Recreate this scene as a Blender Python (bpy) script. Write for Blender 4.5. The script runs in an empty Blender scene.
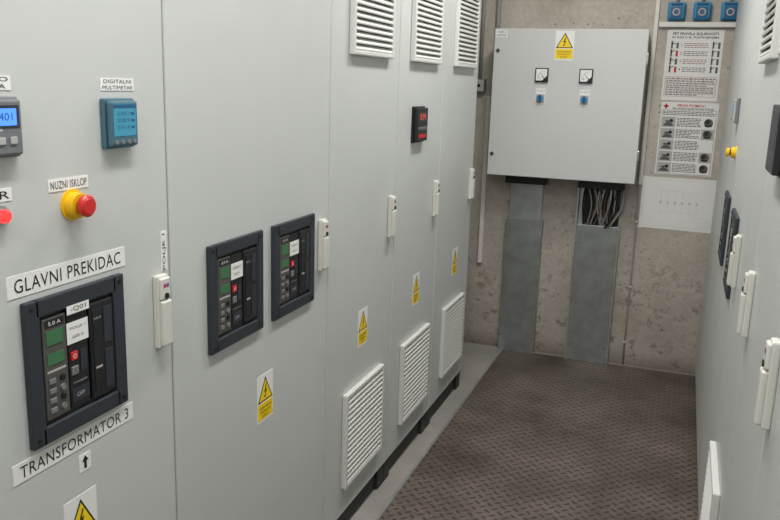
import bpy, bmesh, math, random
from mathutils import Vector, Matrix
random.seed(4)
SC=bpy.context.scene
XL,YB,XR=-1.036,4.894,0.196
# ---------------------------------------------------------------- materials
def lin(c):
    return tuple((x/255/12.92 if x/255<=0.04045 else ((x/255+0.055)/1.055)**2.4) for x in c)+(1,)
MATS={}
def mat(name,rgb,rough=0.5,metal=0.0,emit=0,noise=0.0,nscale=8,bump=0.0,bscale=200,coat=0):
    if name in MATS: return MATS[name]
    m=bpy.data.materials.new(name); m.use_nodes=True
    nt=m.node_tree; b=nt.nodes["Principled BSDF"]
    c=lin(rgb)
    b.inputs["Base Color"].default_value=c
    b.inputs["Roughness"].default_value=rough
    b.inputs["Metallic"].default_value=metal
    if coat: b.inputs["Coat Weight"].default_value=coat
    if emit:
        b.inputs["Emission Color"].default_value=c; b.inputs["Emission Strength"].default_value=emit
    tc=nt.nodes.new("ShaderNodeTexCoord")
    if noise:
        n=nt.nodes.new("ShaderNodeTexNoise"); n.inputs["Scale"].default_value=nscale; n.inputs["Detail"].default_value=6
        nt.links.new(tc.outputs["Object"],n.inputs["Vector"])
        r=nt.nodes.new("ShaderNodeValToRGB")
        r.color_ramp.elements[0].position=0.3; r.color_ramp.elements[1].position=0.7
        r.color_ramp.elements[0].color=tuple(x*(1-noise) for x in c[:3])+(1,)
        r.color_ramp.elements[1].color=tuple(min(1,x*(1+noise)) for x in c[:3])+(1,)
        nt.links.new(n.outputs["Fac"],r.inputs[0]); nt.links.new(r.outputs[0],b.inputs["Base Color"])
    if bump:
        n=nt.nodes.new("ShaderNodeTexNoise"); n.inputs["Scale"].default_value=bscale
        nt.links.new(tc.outputs["Object"],n.inputs["Vector"])
        bp=nt.nodes.new("ShaderNodeBump"); bp.inputs["Strength"].default_value=bump; bp.inputs["Distance"].default_value=0.001
        nt.links.new(n.outputs["Fac"],bp.inputs["Height"]); nt.links.new(bp.outputs[0],b.inputs["Normal"])
    MATS[name]=m; return m
CAB=mat("cabinet_grey_paint",(198,201,199),0.42,noise=0.03,nscale=2.2,bump=0.15,bscale=350)
CABIN=mat("cabinet_body",(120,124,122),0.6)
PLN=mat("plinth_dark",(46,47,48),0.6,noise=0.2)
VENT=mat("vent_plastic",(212,212,208),0.45)
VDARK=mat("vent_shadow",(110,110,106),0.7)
BOXP=mat("box_grey_paint",(207,209,208),0.42,noise=0.02,nscale=3,bump=0.1,bscale=300)
WHITE=mat("label_white",(236,236,234),0.45)
PAPER=mat("paper_white",(228,227,225),0.7,noise=0.02)
BLACK=mat("black_ink",(18,18,18),0.5)
BEZ=mat("bezel_charcoal",(44,49,56),0.5,noise=0.05)
BFACE=mat("breaker_face",(27,28,31),0.4)
BFACE2=mat("breaker_relay",(82,80,76),0.5)
BGREY=mat("breaker_grey",(120,122,122),0.45)
GREEN=mat("lcd_green",(58,108,70),0.3,emit=0.08)
RED=mat("red_plastic",(205,36,36),0.35,coat=0.2)
REDL=mat("red_lamp",(255,50,50),0.2,emit=1.5)
REDD=mat("red_digits",(230,50,40),0.3,emit=0.5)
YEL=mat("safety_yellow",(238,190,20),0.4)
YELS=mat("sign_yellow",(250,214,20),0.45)
TEAL=mat("meter_teal",(66,104,120),0.4)
LCDB=mat("lcd_blue",(62,142,172),0.25,emit=0.12)
LCDD=mat("lcd_ink",(28,90,130),0.3)
MGREY=mat("meter_grey",(112,116,120),0.45)
LCDV=mat("lcd_violet_blue",(80,140,255),0.2,emit=0.8)
HAND=mat("handle_ivory",(212,211,203),0.4)
LOCK=mat("lock_dark",(50,50,52),0.35,metal=0.6)
LOGOB=mat("logo_blue",(50,90,170),0.4)
GALV=mat("galvanised",(158,163,163),0.36,metal=0.65,noise=0.16,nscale=12,bump=0.1,bscale=30)
GALV2=mat("galvanised_light",(180,185,186),0.33,metal=0.65,noise=0.12,nscale=12)
CHROME=mat("metal_bright",(190,192,194),0.25,metal=0.9)
PVC=mat("pvc_white",(222,220,212),0.5)
CBLK=mat("cable_black",(34,34,36),0.5)
CGRY=mat("cable_grey",(150,150,148),0.5)
CBRN=mat("cable_brown",(110,85,70),0.5)
BLUE=mat("socket_blue",(46,136,186),0.35)
BLUED=mat("socket_blue_dark",(24,80,120),0.35)
PINK=mat("poster_pink",(160,100,96),0.6)
PRED=mat("poster_red",(190,36,36),0.6)
PGRY=mat("poster_grey",(88,86,86),0.6)
PDK=mat("poster_dark",(34,33,33),0.6)
PLG=mat("poster_lightgrey",(176,174,172),0.6)
PFAINT=mat("pencil_faint",(196,195,193),0.6)
LAMPW=mat("lamp_housing",(230,230,228),0.5)
LAMPE=mat("lamp_diffuser",(255,252,248),0.5,emit=6)

def concrete():
    m=bpy.data.materials.new("raw_concrete"); m.use_nodes=True; nt=m.node_tree; N=nt.nodes; L=nt.links
    b=N["Principled BSDF"]; b.inputs["Roughness"].default_value=0.9
    tc=N.new("ShaderNodeTexCoord")
    def noise(s,d=6,r=0.6):
        n=N.new("ShaderNodeTexNoise"); n.inputs["Scale"].default_value=s; n.inputs["Detail"].default_value=d; n.inputs["Roughness"].default_value=r
        L.new(tc.outputs["Object"],n.inputs["Vector"]); return n.outputs["Fac"]
    def ramp(f,p0,p1,c0,c1):
        r=N.new("ShaderNodeValToRGB"); e=r.color_ramp.elements; e[0].position=p0; e[1].position=p1; e[0].color=c0; e[1].color=c1
        L.new(f,r.inputs[0]); return r.outputs[0]
    def mix(f,a,c,mode='MIX'):
        x=N.new("ShaderNodeMix"); x.data_type='RGBA'; x.blend_type=mode
        if isinstance(f,float): x.inputs[0].default_value=f
        else: L.new(f,x.inputs[0])
        L.new(a,x.inputs[6])
        if isinstance(c,tuple): x.inputs[7].default_value=c
        else: L.new(c,x.inputs[7])
        return x.outputs[2]
    def mul(a,c):
        n=N.new("ShaderNodeMath"); n.operation='MULTIPLY'; L.new(a,n.inputs[0])
        if isinstance(c,float): n.inputs[1].default_value=c
        else: L.new(c,n.inputs[1])
        return n.outputs[0]
    base=ramp(noise(3.2,9,0.7),0.32,0.7,lin((176,168,157)),lin((208,202,192)))
    fine=ramp(noise(38,5,0.75),0.3,0.72,(0.68,0.67,0.65,1),(1.12,1.12,1.12,1))
    c=mix(0.55,base,fine,'MULTIPLY')
    v=N.new("ShaderNodeTexVoronoi"); v.inputs["Scale"].default_value=30; L.new(tc.outputs["Object"],v.inputs["Vector"])
    pit=ramp(v.outputs["Distance"],0.10,0.22,(1,1,1,1),(0,0,0,1))
    gate=ramp(noise(6),0.52,0.57,(0,0,0,1),(1,1,1,1))
    mm=mul(pit,gate)
    c=mix(mul(mm,0.6),c,lin((84,76,66)))
    sp=N.new("ShaderNodeSeparateXYZ"); L.new(tc.outputs["Object"],sp.inputs[0])
    def zr(a,d):
        mr=N.new("ShaderNodeMapRange"); L.new(sp.outputs["Z"],mr.inputs[0]); mr.inputs[1].default_value=a; mr.inputs[2].default_value=d; mr.inputs[3].default_value=0; mr.inputs[4].default_value=1; return mr.outputs[0]
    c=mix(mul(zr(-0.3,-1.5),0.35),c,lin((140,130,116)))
    st=ramp(noise(13,10,0.78),0.54,0.60,(0,0,0,1),(1,1,1,1))
    c=mix(mul(mul(zr(-0.5,-1.3),st),0.65),c,lin((102,84,66)))
    st2=ramp(noise(5.5,10,0.74),0.55,0.64,(0,0,0,1),(1,1,1,1))
    c=mix(mul(mul(zr(-0.2,-1.1),st2),0.42),c,lin((100,90,78)))
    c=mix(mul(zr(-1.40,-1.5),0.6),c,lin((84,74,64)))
    L.new(c,b.inputs["Base Color"])
    bp=N.new("ShaderNodeBump"); bp.inputs["Strength"].default_value=0.6; bp.inputs["Distance"].default_value=0.005
    ad=N.new("ShaderNodeMath"); ad.operation='SUBTRACT'; L.new(noise(60,5),ad.inputs[0]); L.new(mm,ad.inputs[1])
    L.new(ad.outputs[0],bp.inputs["Height"]); L.new(bp.outputs[0],b.inputs["Normal"])
    return m
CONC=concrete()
def treadplate():
    m=bpy.data.materials.new("tread_plate_steel"); m.use_nodes=True; nt=m.node_tree; N=nt.nodes; L=nt.links
    b=N["Principled BSDF"]
    tc=N.new("ShaderNodeTexCoord")
    mp=N.new("ShaderNodeMapping"); mp.inputs["Rotation"].default_value=(0,0,math.radians(45)); s=1/0.037; mp.inputs["Scale"].default_value=(s,s,s)
    L.new(tc.outputs["Object"],mp.inputs[0])
    sp=N.new("ShaderNodeSeparateXYZ"); L.new(mp.outputs[0],sp.inputs[0])
    def M(op,a,c=None,d=None):
        n=N.new("ShaderNodeMath"); n.operation=op
        for i,x in enumerate((a,c,d)):
            if x is None: continue
            if isinstance(x,(int,float)): n.inputs[i].default_value=x
            else: L.new(x,n.inputs[i])
        return n.outputs[0]
    x,y=sp.outputs["X"],sp.outputs["Y"]
    par=M('FLOORED_MODULO',M('ADD',M('FLOOR',x),M('FLOOR',y)),2)
    fx=M('SUBTRACT',M('FRACT',x),0.5); fy=M('SUBTRACT',M('FRACT',y),0.5)
    ip=M('SUBTRACT',1.0,par)
    a=M('ADD',M('MULTIPLY',fx,par),M('MULTIPLY',fy,ip)); c=M('ADD',M('MULTIPLY',fy,par),M('MULTIPLY',fx,ip))
    e=M('SUBTRACT',1.0,M('ADD',M('POWER',M('ABSOLUTE',M('DIVIDE',a,0.48)),2.0),M('POWER',M('ABSOLUTE',M('DIVIDE',c,0.19)),2.0)))
    h=N.new("ShaderNodeMapRange"); L.new(e,h.inputs[0]); h.inputs[1].default_value=0; h.inputs[2].default_value=0.6
    n=N.new("ShaderNodeTexNoise"); n.inputs["Scale"].default_value=2.2; n.inputs["Detail"].default_value=10; n.inputs["Roughness"].default_value=0.72; L.new(tc.outputs["Object"],n.inputs["Vector"])
    r=N.new("ShaderNodeValToRGB"); E=r.color_ramp.elements; E[0].position=0.36;E[1].position=0.66;E[0].color=lin((82,73,66));E[1].color=lin((128,117,107)); L.new(n.outputs["Fac"],r.inputs[0])
    x2=N.new("ShaderNodeMix"); x2.data_type='RGBA'; L.new(M('MULTIPLY',h.outputs[0],0.7),x2.inputs[0]); L.new(r.outputs[0],x2.inputs[6]); x2.inputs[7].default_value=lin((50,44,41))
    L.new(x2.outputs[2],b.inputs["Base Color"])
    b.inputs["Roughness"].default_value=0.52; b.inputs["Metallic"].default_value=0.2
    bp=N.new("ShaderNodeBump"); bp.inputs["Strength"].default_value=0.8; bp.inputs["Distance"].default_value=0.004
    L.new(h.outputs[0],bp.inputs["Height"]); L.new(bp.outputs[0],b.inputs["Normal"])
    return m
TREAD=treadplate()
SCREED=mat("screed_grey",(146,142,136),0.8,noise=0.15,nscale=6)
PAINTW=mat("painted_wall",(205,204,199),0.8,noise=0.03)

# ---------------------------------------------------------------- builder
FR={'L':Matrix(((0,0,1,XL),(1,0,0,0),(0,1,0,0),(0,0,0,1))),
    'B':Matrix(((1,0,0,0),(0,0,-1,YB-0.0005),(0,1,0,0),(0,0,0,1))),
    'R':Matrix(((0,0,-1,XR),(-1,0,0,0),(0,1,0,0),(0,0,0,1))),
    'W':Matrix.Identity(4)}
class B:
    def __init__(s,name,fr='W'):
        s.name=name; s.M=FR[fr]; s.bm=bmesh.new(); s.mats=[]
    def mi(s,m):
        if m not in s.mats: s.mats.append(m)
        return s.mats.index(m)
    def _fin(s,nf,m,smooth=False):
        s.bm.faces.ensure_lookup_table()
        i=s.mi(m)
        for f in s.bm.faces[nf:]:
            f.material_index=i; f.smooth=smooth
    def merge(s,tmp,m,smooth=False,T=None):
        if T is not None: bmesh.ops.transform(tmp,matrix=T,verts=tmp.verts)
        me=bpy.data.meshes.new("tmp"); tmp.to_mesh(me); tmp.free()
        nf=len(s.bm.faces); s.bm.from_mesh(me); bpy.data.meshes.remove(me)
        s._fin(nf,m,smooth=smooth)
    def box(s,u0,u1,v0,v1,w0,w1,m,bev=0,T=None,seg=2):
        t=bmesh.new(); bmesh.ops.create_cube(t,size=1)
        for v in t.verts:
            v.co=Vector(((u0+u1)/2+v.co.x*(u1-u0),(v0+v1)/2+v.co.y*(v1-v0),(w0+w1)/2+v.co.z*(w1-w0)))
        if bev: bmesh.ops.bevel(t,geom=list(t.edges),offset=bev,segments=seg,affect='EDGES',profile=0.5)
        s.merge(t,m,T=T)
    def cyl(s,u,v,w0,w1,r,m,r2=None,seg=28,bev=0,T=None):
        t=bmesh.new(); bmesh.ops.create_cone(t,cap_ends=True,segments=seg,radius1=r,radius2=r if r2 is None else r2,depth=abs(w1-w0))
        if bev: bmesh.ops.bevel(t,geom=[e for e in t.edges if all(abs(x.co.z-abs(w1-w0)/2)<1e-6 for x in e.verts)],offset=bev,segments=3,affect='EDGES')
        bmesh.ops.transform(t,matrix=Matrix.Translation((u,v,(w0+w1)/2)),verts=t.verts)
        s.merge(t,m,smooth=False,T=T)
    def poly(s,pts,w0,w1,m):
        t=bmesh.new(); a=[t.verts.new((p[0],p[1],w0)) for p in pts]; b=[t.verts.new((p[0],p[1],w1)) for p in pts]
        t.faces.new(b); t.faces.new(a[::-1]); n=len(pts)
        for i in range(n): t.faces.new((a[i],a[(i+1)%n],b[(i+1)%n],b[i]))
        bmesh.ops.recalc_face_normals(t,faces=t.faces)
        s.merge(t,m)
    def prism_u(s,prof,u0,u1,m):
        t=bmesh.new(); a=[t.verts.new((u0,p[0],p[1])) for p in prof]; b=[t.verts.new((u1,p[0],p[1])) for p in prof]
        n=len(prof); t.faces.new(a); t.faces.new(b[::-1])
        for i in range(n): t.faces.new((a[i],b[i],b[(i+1)%n],a[(i+1)%n]))
        bmesh.ops.recalc_face_normals(t,faces=t.faces); s.merge(t,m)
    def tube(s,pts,r,m,seg=10):
        t=bmesh.new(); P=[Vector(p) for p in pts]; rings=[]
        for i,p in enumerate(P):
            d=(P[min(i+1,len(P)-1)]-P[max(i-1,0)]).normalized()
            a=d.cross(Vector((0.3,0.1,1)) if abs(d.z)<0.9 else Vector((1,0,0.1))).normalized(); c=d.cross(a)
            rings.append([t.verts.new(p+a*r*math.cos(2*math.pi*k/seg)+c*r*math.sin(2*math.pi*k/seg)) for k in range(seg)])
        for i in range(len(P)-1):
            for k in range(seg): t.faces.new((rings[i][k],rings[i][(k+1)%seg],rings[i+1][(k+1)%seg],rings[i+1][k]))
        t.faces.new(rings[0][::-1]); t.faces.new(rings[-1])
        bmesh.ops.recalc_face_normals(t,faces=t.faces); s.merge(t,m,smooth=True)
    def text(s,body,u,v,w,m,width=None,height=None,rot=0,bold=0,space=1.0):
        c=bpy.data.curves.new("t","FONT"); c.body=body; c.size=1; c.align_x='CENTER'; c.resolution_u=3; c.offset=bold; c.space_character=space
        o=bpy.data.objects.new("t",c); SC.collection.objects.link(o); dg=bpy.context.evaluated_depsgraph_get(); dg.update()
        me=bpy.data.meshes.new_from_object(o.evaluated_get(dg)); bpy.data.objects.remove(o); bpy.data.curves.remove(c)
        xs=[q.co.x for q in me.vertices]; ys=[q.co.y for q in me.vertices]
        if not xs: return
        W=max(xs)-min(xs);H=max(ys)-min(ys); cx=(max(xs)+min(xs))/2; cy=(max(ys)+min(ys))/2
        sx=(width/W) if width else height/H; sy=(height/H) if height else sx
        T=Matrix.Translation((u,v,w))@Matrix.Rotation(rot,4,'Z')@Matrix.Diagonal((sx,sy,1,1))@Matrix.Translation((-cx,-cy,0))
        me.transform(T); nf=len(s.bm.faces); s.bm.from_mesh(me); bpy.data.meshes.remove(me); s._fin(nf,m)
    def done(s,parent=None):
        bmesh.ops.transform(s.bm,matrix=s.M,verts=s.bm.verts)
        vs=[v.co for v in s.bm.verts]
        c=Vector([ (min(v[i] for v in vs)+max(v[i] for v in vs))/2 for i in range(3)])
        bmesh.ops.transform(s.bm,matrix=Matrix.Translation(-c),verts=s.bm.verts)
        me=bpy.data.meshes.new(s.name); s.bm.to_mesh(me); s.bm.free()
        for m in s.mats: me.materials.append(m)
        o=bpy.data.objects.new(s.name,me); o.location=c; SC.collection.objects.link(o)
        if parent:
            o.parent=parent; o.location=c-parent.location
        return o

# ---------------------------------------------------------------- room shell
def shell(name,x0,x1,y0,y1,z0,z1,m):
    b=B(name); b.box(x0,x1,y0,y1,z0,z1,m); return b.done()
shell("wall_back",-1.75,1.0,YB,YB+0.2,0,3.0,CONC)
shell("wall_left",-1.75,-1.6,-2.5,YB,0,3.0,PAINTW)
shell("wall_right",0.85,1.0,-2.5,YB,0,3.0,PAINTW)
shell("wall_front",-1.75,1.0,-2.7,-2.5,0,3.0,PAINTW)
shell("ceiling",-1.75,1.0,-2.7,YB+0.2,3.0,3.15,PAINTW)
PX=-0.962
b=B("floor")
b.box(-1.75,PX,-2.5,YB,-0.1,0,SCREED)
b.box(0.228,1.0,-2.5,YB,-0.1,0,SCREED)
b.box(PX,0.228,YB-0.03,YB,-0.1,0,SCREED)
ys=[-2.5,-0.9,1.45,3.05,YB-0.03]
for i in range(4): b.box(PX+0.002,0.226,ys[i]+0.0005,ys[i+1]-0.0005,-0.1,0.001,TREAD)
b.done()
b=B("trim_1"); b.box(PX-0.008,PX+0.004,-2.5,YB-0.03,0,0.006,GALV2); b.done()

# ---------------------------------------------------------------- components
def vent(b,u0,u1,v0,v1,n=16):
    f=0.016; d=0.021
    b.box(u0,u0+f,v0,v1,0.0,d,VENT,0.004); b.box(u1-f,u1,v0,v1,0.0,d,VENT,0.004)
    b.box(u0+f*0.6,u1-f*0.6,v0,v0+f,0,d,VENT,0.004); b.box(u0+f*0.6,u1-f*0.6,v1-f,v1,0,d,VENT,0.004)
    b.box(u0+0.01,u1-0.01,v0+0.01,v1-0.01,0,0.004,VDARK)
    H=(v1-v0-2*f)/n
    for i in range(n):
        a=v0+f+i*H
        b.prism_u([(a,0.0195),(a+H*0.2,0.0205),(a+H*0.86,0.009),(a+H*0.76,0.004),(a,0.014)],u0+f*0.8,u1-f*0.8,VENT)
def handle(b,u,v0=1.072,v1=1.235,fl=1.0):
    b.box(u-0.018,u+0.018,v0,v1,0,0.016,HAND,0.004)
    b.box(u-0.0165,u+0.0165,v0+0.006,v1-0.055,0.014,0.027,HAND,0.005,seg=3)
    b.box(u-0.0168,u+0.0168,v1-0.053,v1-0.005,0.014,0.023,HAND,0.004,seg=3)
    w=0.023
    b.cyl(u,v1-0.045,w-0.003,w+0.003,0.0065,LOCK,seg=20)
    b.box(u-0.009,u-0.001,v1-0.026,v1-0.018,w,w+0.0007,RED); b.box(u+0.001,u+0.009,v1-0.026,v1-0.018,w,w+0.0007,LOGOB)
def cabinet(fr,y0,y1,hy=None,top_vent=True,low_vent=True,vc=None):
    sg=1 if fr=='L' else -1
    u0,u1=(y0,y1) if sg==1 else (-y1,-y0)
    b=B("switchgear_cabinet",fr)
    b.box(u0+0.0015,u1-0.0015,0.1,2.2,-0.45,-0.024,CABIN)
    b.box(u0+0.0005,u0+0.012,0.1,2.2,-0.45,-0.022,CAB); b.box(u1-0.012,u1-0.0005,0.1,2.2,-0.45,-0.022,CAB)
    b.box(u0+0.0005,u1-0.0005,2.2,2.215,-0.46,-0.01,CAB)
    b.box(u0+0.003,u1-0.003,0.105,2.195,-0.0225,0,CAB,0.0035)
    pw=-0.012 if fr=='L' else -0.022
    b.box(u0+0.002,u1-0.002,0.0,0.1,-0.43,pw-0.028,PLN)
    b.box(u0+0.002,u0+0.07,0.0,0.1,-0.1,pw,PLN,0.002); b.box(u1-0.07,u1-0.002,0.0,0.1,-0.1,pw,PLN,0.002)
    b.box(u0+0.07,u1-0.07,0.008,0.085,-0.1,pw-0.014,PLN)
    if vc is None: vc=(y0+y1)/2
    c=vc*sg
    if low_vent: vent(b,c-0.185,c+0.185,0.215,0.575)
    if top_vent: vent(b,c-0.185,c+0.185,1.74,2.10)
    if hy is not None: handle(b,hy*sg)
    return b.done()
def warn(fr,u,v,w=0.0,W=0.09,H=0.14):
    b=B("electrical_warning_sign",fr)
    e=w+0.0008
    b.box(u-W/2,u+W/2,v-H/2,v+H/2,w,e,WHITE)
    a=W*0.46; t=v+H*0.44; bt=t-a*1.75
    b.poly([(u-a,bt),(u+a,bt),(u,t)],e,e+0.0004,BLACK)
    k=0.83; cy=(t+2*bt)/3
    q=lambda x,y:(u+(x-u)*k,cy+(y-cy)*k)
    b.poly([q(u-a,bt),q(u+a,bt),q(u,t)],e,e+0.0007,YELS)
    s=a*0.9; y0=bt+0.1*s
    z=[(0.12,1.25),(-0.18,0.62),(0.05,0.66),(-0.1,0.3),(-0.2,0.36),(-0.06,0.08),(0.1,0.36),(0.0,0.33),(0.26,0.8),(0.04,0.76),(0.24,1.25)]
    b.poly([(u+p[0]*s*0.9-0.03*s,y0+p[1]*s) for p in z],e+0.0007,e+0.001,BLACK)
    y1=bt-H*0.03; y2=v-H/2+H*0.05
    b.box(u-W*0.46,u+W*0.46,y2,y1,e,e+0.0004,YELS)
    b.text("VISOKI NAPON",u,y2+(y1-y2)*0.72,e+0.0008,BLACK,W*0.74,(y1-y2)*0.16)
    b.text("OPASNO PO",u,y2+(y1-y2)*0.45,e+0.0008,BLACK,W*0.66,(y1-y2)*0.16)
    b.text("ZIVOT",u,y2+(y1-y2)*0.18,e+0.0008,BLACK,W*0.4,(y1-y2)*0.16)
    return b.done()
def label(fr,u0,u1,v0,v1,txt,w=0.0,name="text_label",lines=1):
    b=B(name,fr); b.box(u0,u1,v0,v1,w,w+0.0012,WHITE)
    L=txt.split("|"); n=len(L); H=v1-v0
    for i,t in enumerate(L):
        b.text(t,(u0+u1)/2,v1-H*(i+0.5)/n,w+0.0016,BLACK,(u1-u0)*0.9*(len(t)/max(len(x) for x in L))**0.8,H/n*0.62,space=1.08)
    return b.done()
def breaker(fr,u0,v0,S=0.272,SW=0.258,tag=True):
    b=B("circuit_breaker",fr); f=0.033; d=0.012
    b.box(u0,u0+f,v0,v0+S,0,d,BEZ,0.003); b.box(u0+SW-f,u0+SW,v0,v0+S,0,d,BEZ,0.003)
    b.box(u0+f*0.7,u0+SW-f*0.7,v0,v0+f,0,d,BEZ,0.003); b.box(u0+f*0.7,u0+SW-f*0.7,v0+S-f,v0+S,0,d,BEZ,0.003)
    for cu in (u0+0.014,u0+SW-0.014):
        for cv in (v0+0.014,v0+S-0.014): b.cyl(cu,cv,d-0.001,d+0.002,0.004,LOCK,seg=12)
    I=S-2*f; J=SW-2*f; U=u0+f; V=v0+f
    X=lambda t:U+J*t
    Y=lambda t:V+I*t
    b.box(X(0),X(1),Y(0),Y(1),0,0.003,BFACE)
    b.box(X(0.03),X(0.33),Y(0.04),Y(0.97),0.003,0.009,BFACE2,0.002)
    b.box(X(0.07),X(0.28),Y(0.72),Y(0.85),0.009,0.0103,GREEN)
    b.box(X(0.07),X(0.28),Y(0.54),Y(0.64),0.009,0.0103,GREEN)
    b.box(X(0.06),X(0.30),Y(0.88),Y(0.95),0.009,0.0098,BFACE)
    b.text("5.0 A",X(0.18),Y(0.915),0.0101,WHITE,0.03,0.007)
    for j in range(4):
        b.box(X(0.07),X(0.15),Y(0.10+j*0.09),Y(0.145+j*0.09),0.009,0.012,BGREY,0.0008)
        b.cyl(X(0.24),Y(0.125+j*0.09),0.009,0.013,0.0058,BFACE if j%2 else BGREY,seg=16)
    b.box(X(0.06),X(0.30),Y(0.47),Y(0.49),0.009,0.0096,PLG)
    b.box(X(0.35),X(0.62),Y(0.04),Y(0.97),0.003,0.008,BFACE,0.002)
    b.box(X(0.37),X(0.46),Y(0.50),Y(0.58),0.008,0.011,RED,0.001)
    b.text("O",X(0.415),Y(0.54),0.0113,WHITE,height=0.008)
    b.box(X(0.37),X(0.46),Y(0.36),Y(0.44),0.008,0.011,BGREY,0.001)
    b.text("I",X(0.415),Y(0.40),0.0113,BLACK,height=0.008)
    b.box(X(0.50),X(0.59),Y(0.37),Y(0.57),0.008,0.0095,BEZ)
    b.text("charged",X(0.48),Y(0.28),0.0085,PLG,0.035,0.005)
    b.box(X(0.37),X(0.60),Y(0.10),Y(0.22),0.008,0.0092,BEZ); b.text("OFF",X(0.48),Y(0.16),0.0096,PLG,0.02,0.008)
    b.box(X(0.64),X(0.98),Y(0.04),Y(0.97),0.003,0.012,BFACE,0.003)
    b.box(X(0.67),X(0.80),Y(0.10),Y(0.90),0.012,0.0135,BFACE,0.0006)
    b.box(X(0.83),X(0.95),Y(0.55),Y(0.90),0.012,0.0135,BEZ,0.0006); b.box(X(0.83),X(0.95),Y(0.10),Y(0.48),0.012,0.0135,BEZ,0.0006)
    b.text("1600 N",X(0.735),Y(0.82),0.0138,PLG,0.02,0.005); b.box(X(0.69),X(0.78),Y(0.33),Y(0.35),0.0135,0.0139,PLG)
    b.box(X(0.33),X(0.62),Y(0.66),Y(0.86),0.0095,0.0102,WHITE)
    b.text("POLJE 1" if tag else "SABIRNICE",X(0.475),Y(0.80),0.0105,PGRY,0.04,0.006); b.text("1600 A",X(0.475),Y(0.72),0.0105,PGRY,0.03,0.006)
    if tag:
        b.box(X(0.33),X(0.63),Y(0.94),Y(1.02),0.0125,0.0132,WHITE); b.text("-Q01",X(0.48),Y(0.98),0.0135,BLACK,0.04,0.010)
    return b.done()
def estop(fr,u,v,k=1.0,head=None):
    head=head or RED
    b=B("emergency_stop_button",fr)
    b.cyl(u,v,0,0.003,0.029*k,YEL,seg=40)
    b.cyl(u,v,0.003,0.020*k,0.0235*k,YEL,seg=40,bev=0.002)
    b.cyl(u,v,0.020*k,0.026*k,0.012*k,BLACK,seg=24)
    b.cyl(u,v,0.026*k,0.036*k,0.018*k,head,r2=0.0205*k,seg=40)
    b.cyl(u,v,0.036*k,0.041*k,0.0205*k,head,r2=0.016*k,seg=40,bev=0.002)
    return b.done()

# ---------------------------------------------------------------- left row
L=[(-1.04,-0.42),(-0.42,0.20),(0.20,0.817),(0.817,1.438),(1.438,2.277),(2.277,2.900),(2.900,3.487),(3.487,4.115)]
for i,(a,c) in enumerate(L):
    big=i>=5
    cabinet('L',a,c,top_vent=big,low_vent=big,hy=c-0.048 if i<4 else (c-0.062 if c!=3.487 else c-0.07),vc={5:2.60,6:3.205,7:3.82}.get(i))
breaker('L',1.009,0.993)
breaker('L',1.578,0.990,tag=False); breaker('L',1.896,0.990,tag=False)
for y in (1.125,1.862,2.592,3.21,3.835): warn('L',y,0.778)
label('L',0.985,1.287,1.276,1.315,"GLAVNI PREKIDAC")
label('L',0.968,1.292,0.943,0.980,"TRANSFORMATOR 3")
label('L',1.092,1.192,1.446,1.468,"NUZNI ISKLOP")
label('L',1.238,1.335,1.622,1.645,"DIGITALNI|MULTIMETAR")
label('L',0.91,1.024,1.622,1.645,"PRATILO|NAPONA")
label('L',0.90,1.010,1.443,1.464,"KVAR")
b=B("text_label",'L'); b.box(1.406,1.426,1.238,1.325,0,0.0012,WHITE); b.text("POLJE 1",1.416,1.28,0.0016,BLACK,0.08,0.012,rot=math.pi/2); b.done()
b=B("arrow_label",'L'); b.box(1.128,1.160,0.892,0.928,0,0.001,WHITE)
b.poly([(1.144-0.009,0.912),(1.144+0.009,0.912),(1.144,0.924)],0.001,0.0014,BLACK); b.box(1.1405,1.1475,0.897,0.912,0.001,0.0014,BLACK); b.done()
estop('L',1.148,1.418)
b=B("indicator_lamp",'L'); b.cyl(0.981,1.421,0,0.006,0.017,CHROME,seg=32); b.cyl(0.981,1.421,0.006,0.012,0.014,CHROME,seg=32); b.cyl(0.981,1.421,0.012,0.020,0.012,REDL,r2=0.009,seg=32,bev=0.002); b.done()
b=B("digital_multimeter",'L'); u0,u1,v0,v1=1.233,1.322,1.513,1.608
b.box(u0,u1,v0,v1,0,0.010,TEAL,0.003); b.box(u0+0.004,u1-0.004,v0+0.004,v1-0.004,0.010,0.022,TEAL,0.005)
b.box(u0+0.012,u1-0.012,v0+0.024,v1-0.010,0.022,0.0226,LCDB)
b.box(u0+0.012,u1-0.012,v1-0.018,v1-0.011,0.0226,0.023,LCDD)
for j in range(3): b.text(["230.1","228.9","231.4"][j],u0+0.040,v1-0.028-0.013*j,0.0228,LCDD,0.036,0.007)
for j in range(3): b.box(u1-0.026,u1-0.017,v1-0.031-0.013*j,v1-0.026-0.013*j,0.0226,0.023,LCDD)
for j in range(4): b.cyl(u0+0.018+0.018*j,v0+0.013,0.022,0.024,0.0045,BGREY,seg=16)
b.done()
b=B("voltage_monitor",'L'); u0,u1,v0,v1=0.90,1.028,1.515,1.612
b.box(u0,u1,v0,v1,0,0.01,MGREY,0.003); b.box(u0+0.006,u1-0.006,v0+0.004,v1-0.004,0.01,0.022,MGREY,0.004)
b.box(u0+0.014,u1-0.012,v1-0.05,v1-0.013,0.0215,0.0223,BEZ)
b.box(u0+0.02,u1-0.018,v1-0.045,v1-0.018,0.0223,0.0228,LCDV); b.text("0.98  401",u0+0.064,v1-0.031,0.0231,LCDD,0.075,0.012)
for j in range(4): b.box(u0+0.022+0.024*j,u0+0.036+0.024*j,v0+0.022,v0+0.034,0.022,0.0245,PLG,0.001)
b.text("cos phi",u0+0.06,v0+0.045,0.0223,WHITE,0.04,0.007)
b.done()
b=B("panel_meter",'L'); u0,u1,v0,v1=3.065,3.215,1.420,1.566
b.box(u0,u1,v0,v1,0,0.008,BLACK,0.002); b.box(u0+0.006,u1-0.006,v0+0.006,v1-0.006,0.008,0.024,BLACK,0.003)
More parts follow.
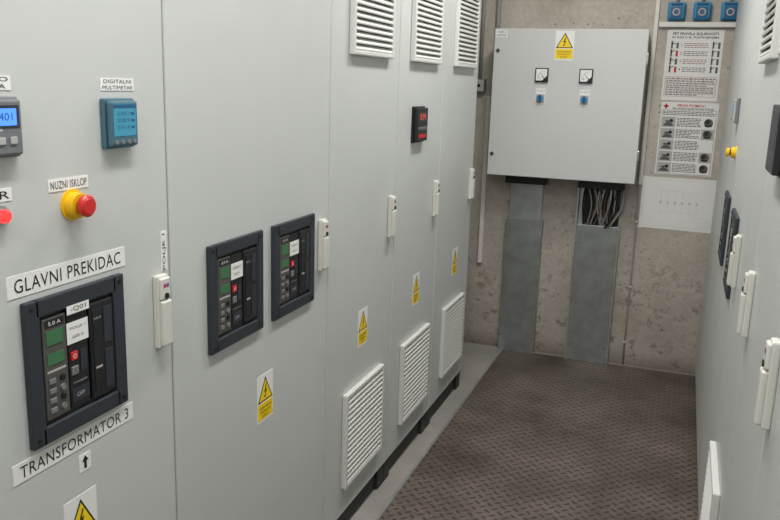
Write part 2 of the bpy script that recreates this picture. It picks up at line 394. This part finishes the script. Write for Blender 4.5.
b.box(u0+0.025,u1-0.025,v1-0.06,v1-0.022,0.024,0.0245,BFACE); b.text("0.99",(u0+u1)/2,v1-0.041,0.0249,REDD,0.07,0.024)
b.box(u0+0.03,u1-0.03,v0+0.02,v0+0.035,0.024,0.026,PRED)
for j in range(4): b.cyl(u0+0.03+0.03*j,v0+0.058,0.024,0.027,0.007,BGREY,seg=14)
b.done()

# ---------------------------------------------------------------- right row
R=[(-1.0,-0.4),(-0.4,0.25),(0.25,0.90),(0.90,1.53),(1.53,2.11),(2.11,2.65),(2.65,3.20),(3.20,3.78),(3.78,4.30),(4.30,4.80)]
for i,(a,c) in enumerate(R):
    cabinet('R',a,c,hy=(c-0.05) if i<6 else None,top_vent=i in(4,5),low_vent=i==5)
breaker('R',-3.58,0.99,tag=False); breaker('R',-3.03,0.99,tag=False)
estop('R',-3.42,1.43,0.9,YEL)
b=B("panel_meter",'R'); u0,u1,v0,v1=-1.90,-1.74,1.49,1.64
b.box(u0,u1,v0,v1,0,0.01,BLACK,0.002); b.box(u0+0.006,u1-0.006,v0+0.006,v1-0.006,0.01,0.026,BFACE,0.003)
b.box(u0+0.025,u1-0.025,v0+0.05,v1-0.02,0.026,0.0265,BEZ); b.text("A",(u0+u1)/2,v0+0.03,0.027,PLG,height=0.012); b.done()
b=B("digital_multimeter",'R'); u0,u1,v0,v1=-3.60,-3.50,1.54,1.64
b.box(u0,u1,v0,v1,0,0.012,MGREY,0.003); b.box(u0+0.004,u1-0.004,v0+0.004,v1-0.004,0.012,0.022,PLG,0.004); b.box(u0+0.014,u1-0.014,v0+0.03,v1-0.014,0.022,0.0225,LCDB)
for j in range(4): b.cyl(u0+0.02+0.02*j,v0+0.015,0.022,0.024,0.005,BGREY,seg=16)
b.done()

# ---------------------------------------------------------------- distribution box
D=0.25
b=B("distribution_box",'B'); u0,u1,v0,v1=-1.083,-0.236,1.145,1.983
b.box(u0+0.006,u1-0.006,v0+0.006,v1-0.006,0.0,D-0.022,BOXP,0.003)
b.box(u0,u1,v0,v1,D-0.02,D,BOXP,0.004)
for vv in (1.27,1.86):
    b.cyl(u0+0.024,vv,D,D+0.004,0.012,CHROME,seg=24); b.box(u0+0.02,u0+0.028,vv-0.006,vv+0.006,D+0.004,D+0.0055,BLACK)
for vv in (1.3,1.83): b.box(u1-0.002,u1+0.008,vv-0.03,vv+0.03,D-0.03,D-0.006,CHROME,0.002)
b.box(u0+0.008,u0+0.075,v1-0.05,v1-0.008,D,D+0.001,WHITE); b.text("=ND 2",u0+0.042,v1-0.02,D+0.0014,LOGOB,0.05,0.012); b.text("RAZVOD",u0+0.042,v1-0.038,D+0.0014,BLACK,0.05,0.01)
for cu in (-0.796,-0.549):
    b.box(cu-0.037,cu+0.037,1.69,1.768,D,D+0.016,BLACK,0.003)
    b.box(cu-0.031,cu+0.031,1.698,1.762,D+0.016,D+0.0168,WHITE)
    b.poly([(cu+0.031,1.698),(cu+0.031,1.725),(cu+0.004,1.698)],D+0.0168,D+0.0172,BLACK)
    for k in range(7):
        a=math.radians(95+k*14); b.box(cu+0.02+0.042*math.cos(a)-0.001,cu+0.02+0.042*math.cos(a)+0.001,1.708+0.042*math.sin(a)-0.003,1.708+0.042*math.sin(a)+0.003,D+0.0168,D+0.0171,BLACK)
    b.poly([(cu+0.018,1.704),(cu+0.022,1.707),(cu-0.012,1.744)],D+0.0172,D+0.0175,BLACK)
    b.text("V" if cu<-0.6 else "A",cu-0.012,1.712,D+0.0172,BLACK,height=0.01)
    b.box(cu-0.028,cu+0.028,1.565,1.655,D,D+0.003,WHITE)
    b.box(cu-0.024,cu+0.024,1.575,1.623,D+0.003,D+0.010,PLG,0.002)
    b.cyl(cu,1.60,D+0.01,D+0.02,0.018,BLUE,seg=28); b.box(cu-0.005,cu+0.005,1.581,1.619,D+0.02,D+0.030,BLUED,0.002)
    b.text("L1 L2 L3",cu,1.642,D+0.0034,BLACK,0.044,0.009)
b.done()
warn('B',-0.682,1.892,D,W=0.104,H=0.16)
b=B("cable_duct",'B')
b.box(-0.992,-0.764,0.0,0.86,0,0.05,GALV,0.002); b.box(-0.978,-0.778,0.86,1.10,0,0.035,GALV2,0.002)
b.box(-0.992,-0.764,0.855,0.862,0.05,0.054,GALV2); b.box(-1.0,-0.756,1.085,1.144,0.0,0.10,CBLK,0.002)
for cv in (0.1,0.75): b.cyl(-0.98,cv,0.05,0.053,0.005,CHROME,seg=12); b.cyl(-0.776,cv,0.05,0.053,0.005,CHROME,seg=12)
b.done()
b=B("cable_duct",'B')
b.box(-0.558,-0.312,0.0,0.86,0,0.05,GALV,0.002)
b.box(-0.566,-0.558,0.0,1.10,0,0.055,GALV2); b.box(-0.312,-0.304,0.0,0.86,0,0.055,GALV2)
b.box(-0.555,-0.53,0.86,1.12,0,0.02,GALV2)
b.box(-0.53,-0.32,0.86,1.10,0,0.004,CBLK)
b.box(-0.565,-0.30,1.085,1.144,0.0,0.09,CBLK,0.002)
for cv in (0.1,0.75): b.cyl(-0.54,cv,0.05,0.053,0.005,CHROME,seg=12); b.cyl(-0.33,cv,0.05,0.053,0.005,CHROME,seg=12)
b.done()
b=B("cable_bundle",'B')
ms=[CBLK,CGRY,CBRN,CBLK,CGRY,GALV2]
for k in range(20):
    x0=-0.52+k*0.0105+random.uniform(-.006,.006); x1=-0.51+k*0.0085+random.uniform(-.02,.02); j=random.uniform(-0.035,0.035); w=0.02+random.uniform(0,0.06)
    pts=[]
    for t in range(11):
        q=t/10; pts.append((x0*(1-q)+x1*q+j*math.sin(math.pi*q*1.3),1.11-0.28*q,w*(1-q)+0.025*q+0.02*math.sin(math.pi*q)))
    b.tube(pts,random.choice([0.004,0.006,0.008]),random.choice(ms))
pts=[(-0.31,1.10,0.03),(-0.300,1.04,0.03),(-0.305,0.97,0.04),(-0.345,0.90,0.055),(-0.38,0.84,0.04)]; b.tube(pts,0.009,CGRY)
pts=[(-0.33,1.10,0.05),(-0.325,1.02,0.06),(-0.335,0.95,0.065),(-0.37,0.88,0.06),(-0.40,0.84,0.04)]; b.tube(pts,0.007,CBLK)
b.done()
b=B("wall_conduit",'B'); b.box(-0.226,-0.204,1.12,2.9,0,0.02,PVC,0.002)
b.tube([(-0.215,1.13,0.012),(-0.216,0.9,0.01),(-0.214,0.6,0.01),(-0.216,0.3,0.01),(-0.214,0.01,0.01)],0.005,CGRY)
for vv in (0.9,0.5,0.15): b.box(-0.224,-0.206,vv-0.004,vv+0.004,0,0.017,PVC)
b.done()
b=B("wall_conduit",'B'); b.box(-1.165,-1.138,0.55,1.60,0,0.025,PVC,0.003); b.tube([(-1.12,1.5,0.02),(-1.12,2.2,0.02),(-1.12,2.9,0.02)],0.014,CGRY,14); b.box(-1.165,-1.10,1.47,1.5,0,0.03,PVC,0.003); b.done()
b=B("junction_box",'B'); b.box(-1.255,-1.175,1.62,1.70,0,0.05,MGREY,0.004); b.box(-1.25,-1.18,1.625,1.695,0.05,0.056,PLG,0.003); b.cyl(-1.21,1.66,0.056,0.058,0.01,LOCK); b.tube([(-1.21,1.70,0.025),(-1.21,2.2,0.025),(-1.21,2.9,0.02)],0.01,CGRY); b.done()
b=B("cable_trunking",'B'); b.box(-0.20,0.34,2.012,2.036,0,0.03,PVC,0.003); b.box(-0.198,0.337,2.036,2.040,0.002,0.028,PVC); b.done()
for cu in (-0.113,0.02,0.163):
    b=B("power_socket",'B')
    b.box(cu-0.046,cu+0.046,2.048,2.145,0,0.04,BLUE,0.008,seg=3)
    b.box(cu-0.041,cu+0.041,2.054,2.125,0.04,0.058,BLUE,0.008,seg=3)
    b.box(cu-0.03,cu+0.03,2.062,2.118,0.058,0.061,BLUED,0.003)
    b.cyl(cu,2.09,0.061,0.064,0.02,PLG,seg=28); b.cyl(cu,2.09,0.064,0.065,0.014,BLUED,seg=24)
    b.box(cu-0.03,cu+0.03,2.128,2.138,0.038,0.05,BLUED,0.003)
    b.tube([(cu,2.14,0.02),(cu,2.3,0.015),(cu,2.6,0.012),(cu,2.95,0.012)],0.008,CGRY)
    b.box(cu-0.008,cu+0.008,2.041,2.05,0.004,0.02,CGRY)
    b.done()
def paras(b,u0,u1,v0,v1,n,m,w,h=0.5,gap=0):
    H=(v1-v0)/n
    for i in range(n):
        r=random.uniform(0.55,1.0) if i%4==3 else random.uniform(0.92,1)
        y=v1-(i+0.5)*H
        x=u0
        while x<u0+(u1-u0)*r:
            l=random.uniform(0.008,0.022); e=min(x+l,u1); b.box(x,e,y-H*h/2,y+H*h/2,w,w+0.0003,m); x=e+0.004
def person(b,cx,cy,s,w,m,arm=0.0):
    b.cyl(cx,cy+s*0.8,w,w+0.0004,s*0.17,m,seg=12)
    b.poly([(cx-s*.2,cy+s*.62),(cx+s*.2,cy+s*.62),(cx+s*.14,cy+s*.2),(cx+s*.18,cy-s*.4),(cx+s*.03,cy-s*.4),(cx,cy+.1*s),(cx-s*.05,cy-s*.4),(cx-s*.2,cy-s*.4),(cx-s*.12,cy+s*.2)],w,w+0.0004,m)
    if arm: b.poly([(cx+s*.15,cy+s*.6),(cx+s*.15,cy+s*.45),(cx+s*.7,cy+s*(.45+arm)),(cx+s*.7,cy+s*(.58+arm))],w,w+0.0004,m)
b=B("safety_poster",'B'); u0,u1,v0,v1=-0.149,0.149,1.612,2.0; w=0.002
b.box(u0,u1,v0,v1,0,w,PAPER)
b.text("PET PRAVILA SIGURNOSTI",0,v1-0.022,w+0.0003,PDK,0.24,0.015,bold=0.02); b.text("ZA RAD U EL. POSTROJENJIMA",0,v1-0.043,w+0.0003,PDK,0.25,0.014,bold=0.02)
for i in range(4):
    y=v1-0.090-i*0.044
    person(b,u0+0.03,y,0.030,w,PDK,arm=0.2 if i%2 else -0.15)
    b.box(u0+0.054,u0+0.066,y-0.012,y+0.020,w,w+0.0004,PRED if i%2 else PGRY)
    b.text(str(i+1),u0+0.082,y+0.006,w+0.0003,PDK,height=0.014)
    paras(b,u0+0.095,u1-0.075,y-0.010,y+0.020,3,PGRY if i%2 else PINK,w,0.4)
    person(b,u1-0.05,y,0.028,w,PDK,arm=0.15)
    b.box(u1-0.026,u1-0.014,y-0.012,y+0.022,w,w+0.0004,PGRY)
yb=v0+0.13
for i in range(9): b.box(u0+0.012,u1-0.012,yb-i*0.0135,yb-i*0.0135+0.0018,w,w+0.0003,PINK)
for i in range(5): b.box(u0+0.012+i*(u1-u0-0.0255)/4,u0+0.0138+i*(u1-u0-0.0255)/4,yb-0.108,yb,w,w+0.0003,PINK)
paras(b,u0+0.02,u1-0.02,yb-0.105,yb-0.002,8,PGRY,w,0.34)
b.done()
b=B("first_aid_poster",'B'); u0,u1,v0,v1=-0.142,0.165,1.190,1.602
b.box(u0,u1,v0,v1,0,w,PAPER)
b.box(u0+0.012,u0+0.040,v1-0.028,v1-0.019,w,w+0.0004,PRED); b.box(u0+0.0215,u0+0.0305,v1-0.038,v1-0.010,w,w+0.0004,PRED)
b.text("PRVA POMOC",0.02,v1-0.018,w+0.0003,PRED,0.15,0.015,bold=0.02); b.text("PRI UDARU ELEKTRICNE STRUJE",0.03,v1-0.037,w+0.0003,PDK,0.22,0.013,bold=0.02)
paras(b,u0+0.012,u1-0.012,v1-0.075,v1-0.048,3,PGRY,w,0.5)
for i in range(5):
    y1=v1-0.083-i*0.065; y0=y1-0.058
    b.box(u0+0.012,u0+0.085,y0,y1,w,w+0.0003,PLG)
    b.poly([(u0+0.018,y0+0.006),(u0+0.075,y0+0.006),(u0+0.07,y0+0.02),(u0+0.045,y0+0.03),(u0+0.03,y0+0.024)],w+0.0003,w+0.0006,PGRY)
    b.cyl(u0+0.062,y0+0.036,w+0.0003,w+0.0007,0.010,PDK,seg=14)
    b.box(u0+0.03,u0+0.055,y0+0.03,y0+0.037,w+0.0003,w+0.0007,PDK)
    paras(b,u0+0.092,u1-0.085,y0+0.004,y1-0.002,6,PGRY,w,0.5)
    if i in(0,1,3,4):
        b.box(u1-0.078,u1-0.012,y0,y1,w,w+0.0003,PLG if i%2 else PAPER)
        b.cyl(u1-0.045,y0+0.03,w+0.0003,w+0.0006,0.024,PGRY,seg=20); b.cyl(u1-0.052,y0+0.036,w+0.0006,w+0.0009,0.014,PDK,seg=16); b.box(u1-0.064,u1-0.026,y0+0.009,y0+0.019,w+0.0006,w+0.0009,PDK)
q=(u0+0.008,u1-0.008); b.box(q[0],q[1],v0+0.004,v0+0.0055,w,w+0.0004,PDK); b.box(q[0],q[1],v1-0.0455,v1-0.044,w,w+0.0004,PDK)
b.box(q[0],q[0]+0.0015,v0+0.004,v1-0.044,w,w+0.0004,PDK); b.box(q[1]-0.0015,q[1],v0+0.004,v1-0.044,w,w+0.0004,PDK)
b.done()
b=B("wiring_diagram_sheet",'B'); u0,u1,v0,v1=-0.203,0.229,0.868,1.172; w=0.001
b.poly([(u0-0.002,v0),(u1+0.003,v0-0.004),(u1-0.003,v1),(u0,v1-0.002)],0,w,PAPER)
for (a,c,d,e) in ((u0+0.015,u1-0.015,v0+0.015,v0+0.0162),(u0+0.015,u1-0.015,v1-0.0162,v1-0.015),(u0+0.015,u0+0.0162,v0+0.015,v1-0.015),(u1-0.0162,u1-0.015,v0+0.015,v1-0.015),
    (u0+0.10,u1-0.12,v1-0.08,v1-0.0788)): b.box(a,c,d,e,w,w+0.0003,PFAINT)
for i in range(6):
    x=u0+0.11+i*0.04; b.box(x,x+0.0012,v0+0.10,v1-0.08,w,w+0.0003,PFAINT); b.box(x-0.005,x+0.006,v0+0.15,v0+0.165,w,w+0.0003,PFAINT)
b.box(u0+0.1,u0+0.32,v0+0.10,v0+0.1012,w,w+0.0003,PFAINT)
for k in range(4): b.box(u1-0.12,u1-0.02,v0+0.02+0.01*k,v0+0.021+0.01*k,w,w+0.0003,PFAINT)
for cu in (u0+0.004,u1-0.004):
    for cv in (v0+0.004,v1-0.006): b.box(cu-0.014,cu+0.014,cv-0.008,cv+0.008,0,w+0.0004,PVC)
b.done()

# ---------------------------------------------------------------- lights
def luminaire(y,x=-0.42,p=26):
    b=B("ceiling_luminaire"); b.box(x-0.1,x+0.1,y-0.62,y+0.62,2.93,2.999,LAMPW,0.006); b.box(x-0.08,x+0.08,y-0.6,y+0.6,2.915,2.93,LAMPE,0.005)
    o=b.done()
    l=bpy.data.lights.new("tube_light","AREA"); l.shape='RECTANGLE'; l.size=0.2; l.size_y=1.2; l.energy=p; l.color=(1.0,0.985,0.96)
    lo=bpy.data.objects.new("tube_light",l); SC.collection.objects.link(lo); lo.parent=o; lo.location=Vector((x,y,2.905))-o.location
luminaire(-0.9,p=24); luminaire(1.1,p=25); luminaire(3.1,p=29)
wd=bpy.data.worlds.new("World"); SC.world=wd; wd.use_nodes=True; wd.node_tree.nodes["Background"].inputs[0].default_value=(0.8,0.85,0.9,1); wd.node_tree.nodes["Background"].inputs[1].default_value=0.3

# ---------------------------------------------------------------- camera
yaw,pit,rol,f=0.34705,0.21782,-0.03174,792.95
cy,sy=math.cos(yaw),math.sin(yaw); cp,sp=math.cos(pit),math.sin(pit); cr,sr=math.cos(rol),math.sin(rol)
right=Vector((cy,sy,0)); fw=Vector((-sy,cy,0)); F=fw*cp+Vector((0,0,-sp)); dn=-(fw*sp+Vector((0,0,cp)))
r2=right*cr+dn*sr; d2=-right*sr+dn*cr
M=Matrix((( r2.x,-d2.x,-F.x,0),(r2.y,-d2.y,-F.y,0),(r2.z,-d2.z,-F.z,1.65),(0,0,0,1)))
cam=bpy.data.cameras.new("camera"); cam.sensor_fit='HORIZONTAL'; cam.sensor_width=36; cam.lens=f/780*36; cam.clip_start=0.02
co=bpy.data.objects.new("camera",cam); co.matrix_world=M; SC.collection.objects.link(co); SC.camera=co
SC.view_settings.view_transform='Standard'; SC.view_settings.exposure=-0.03
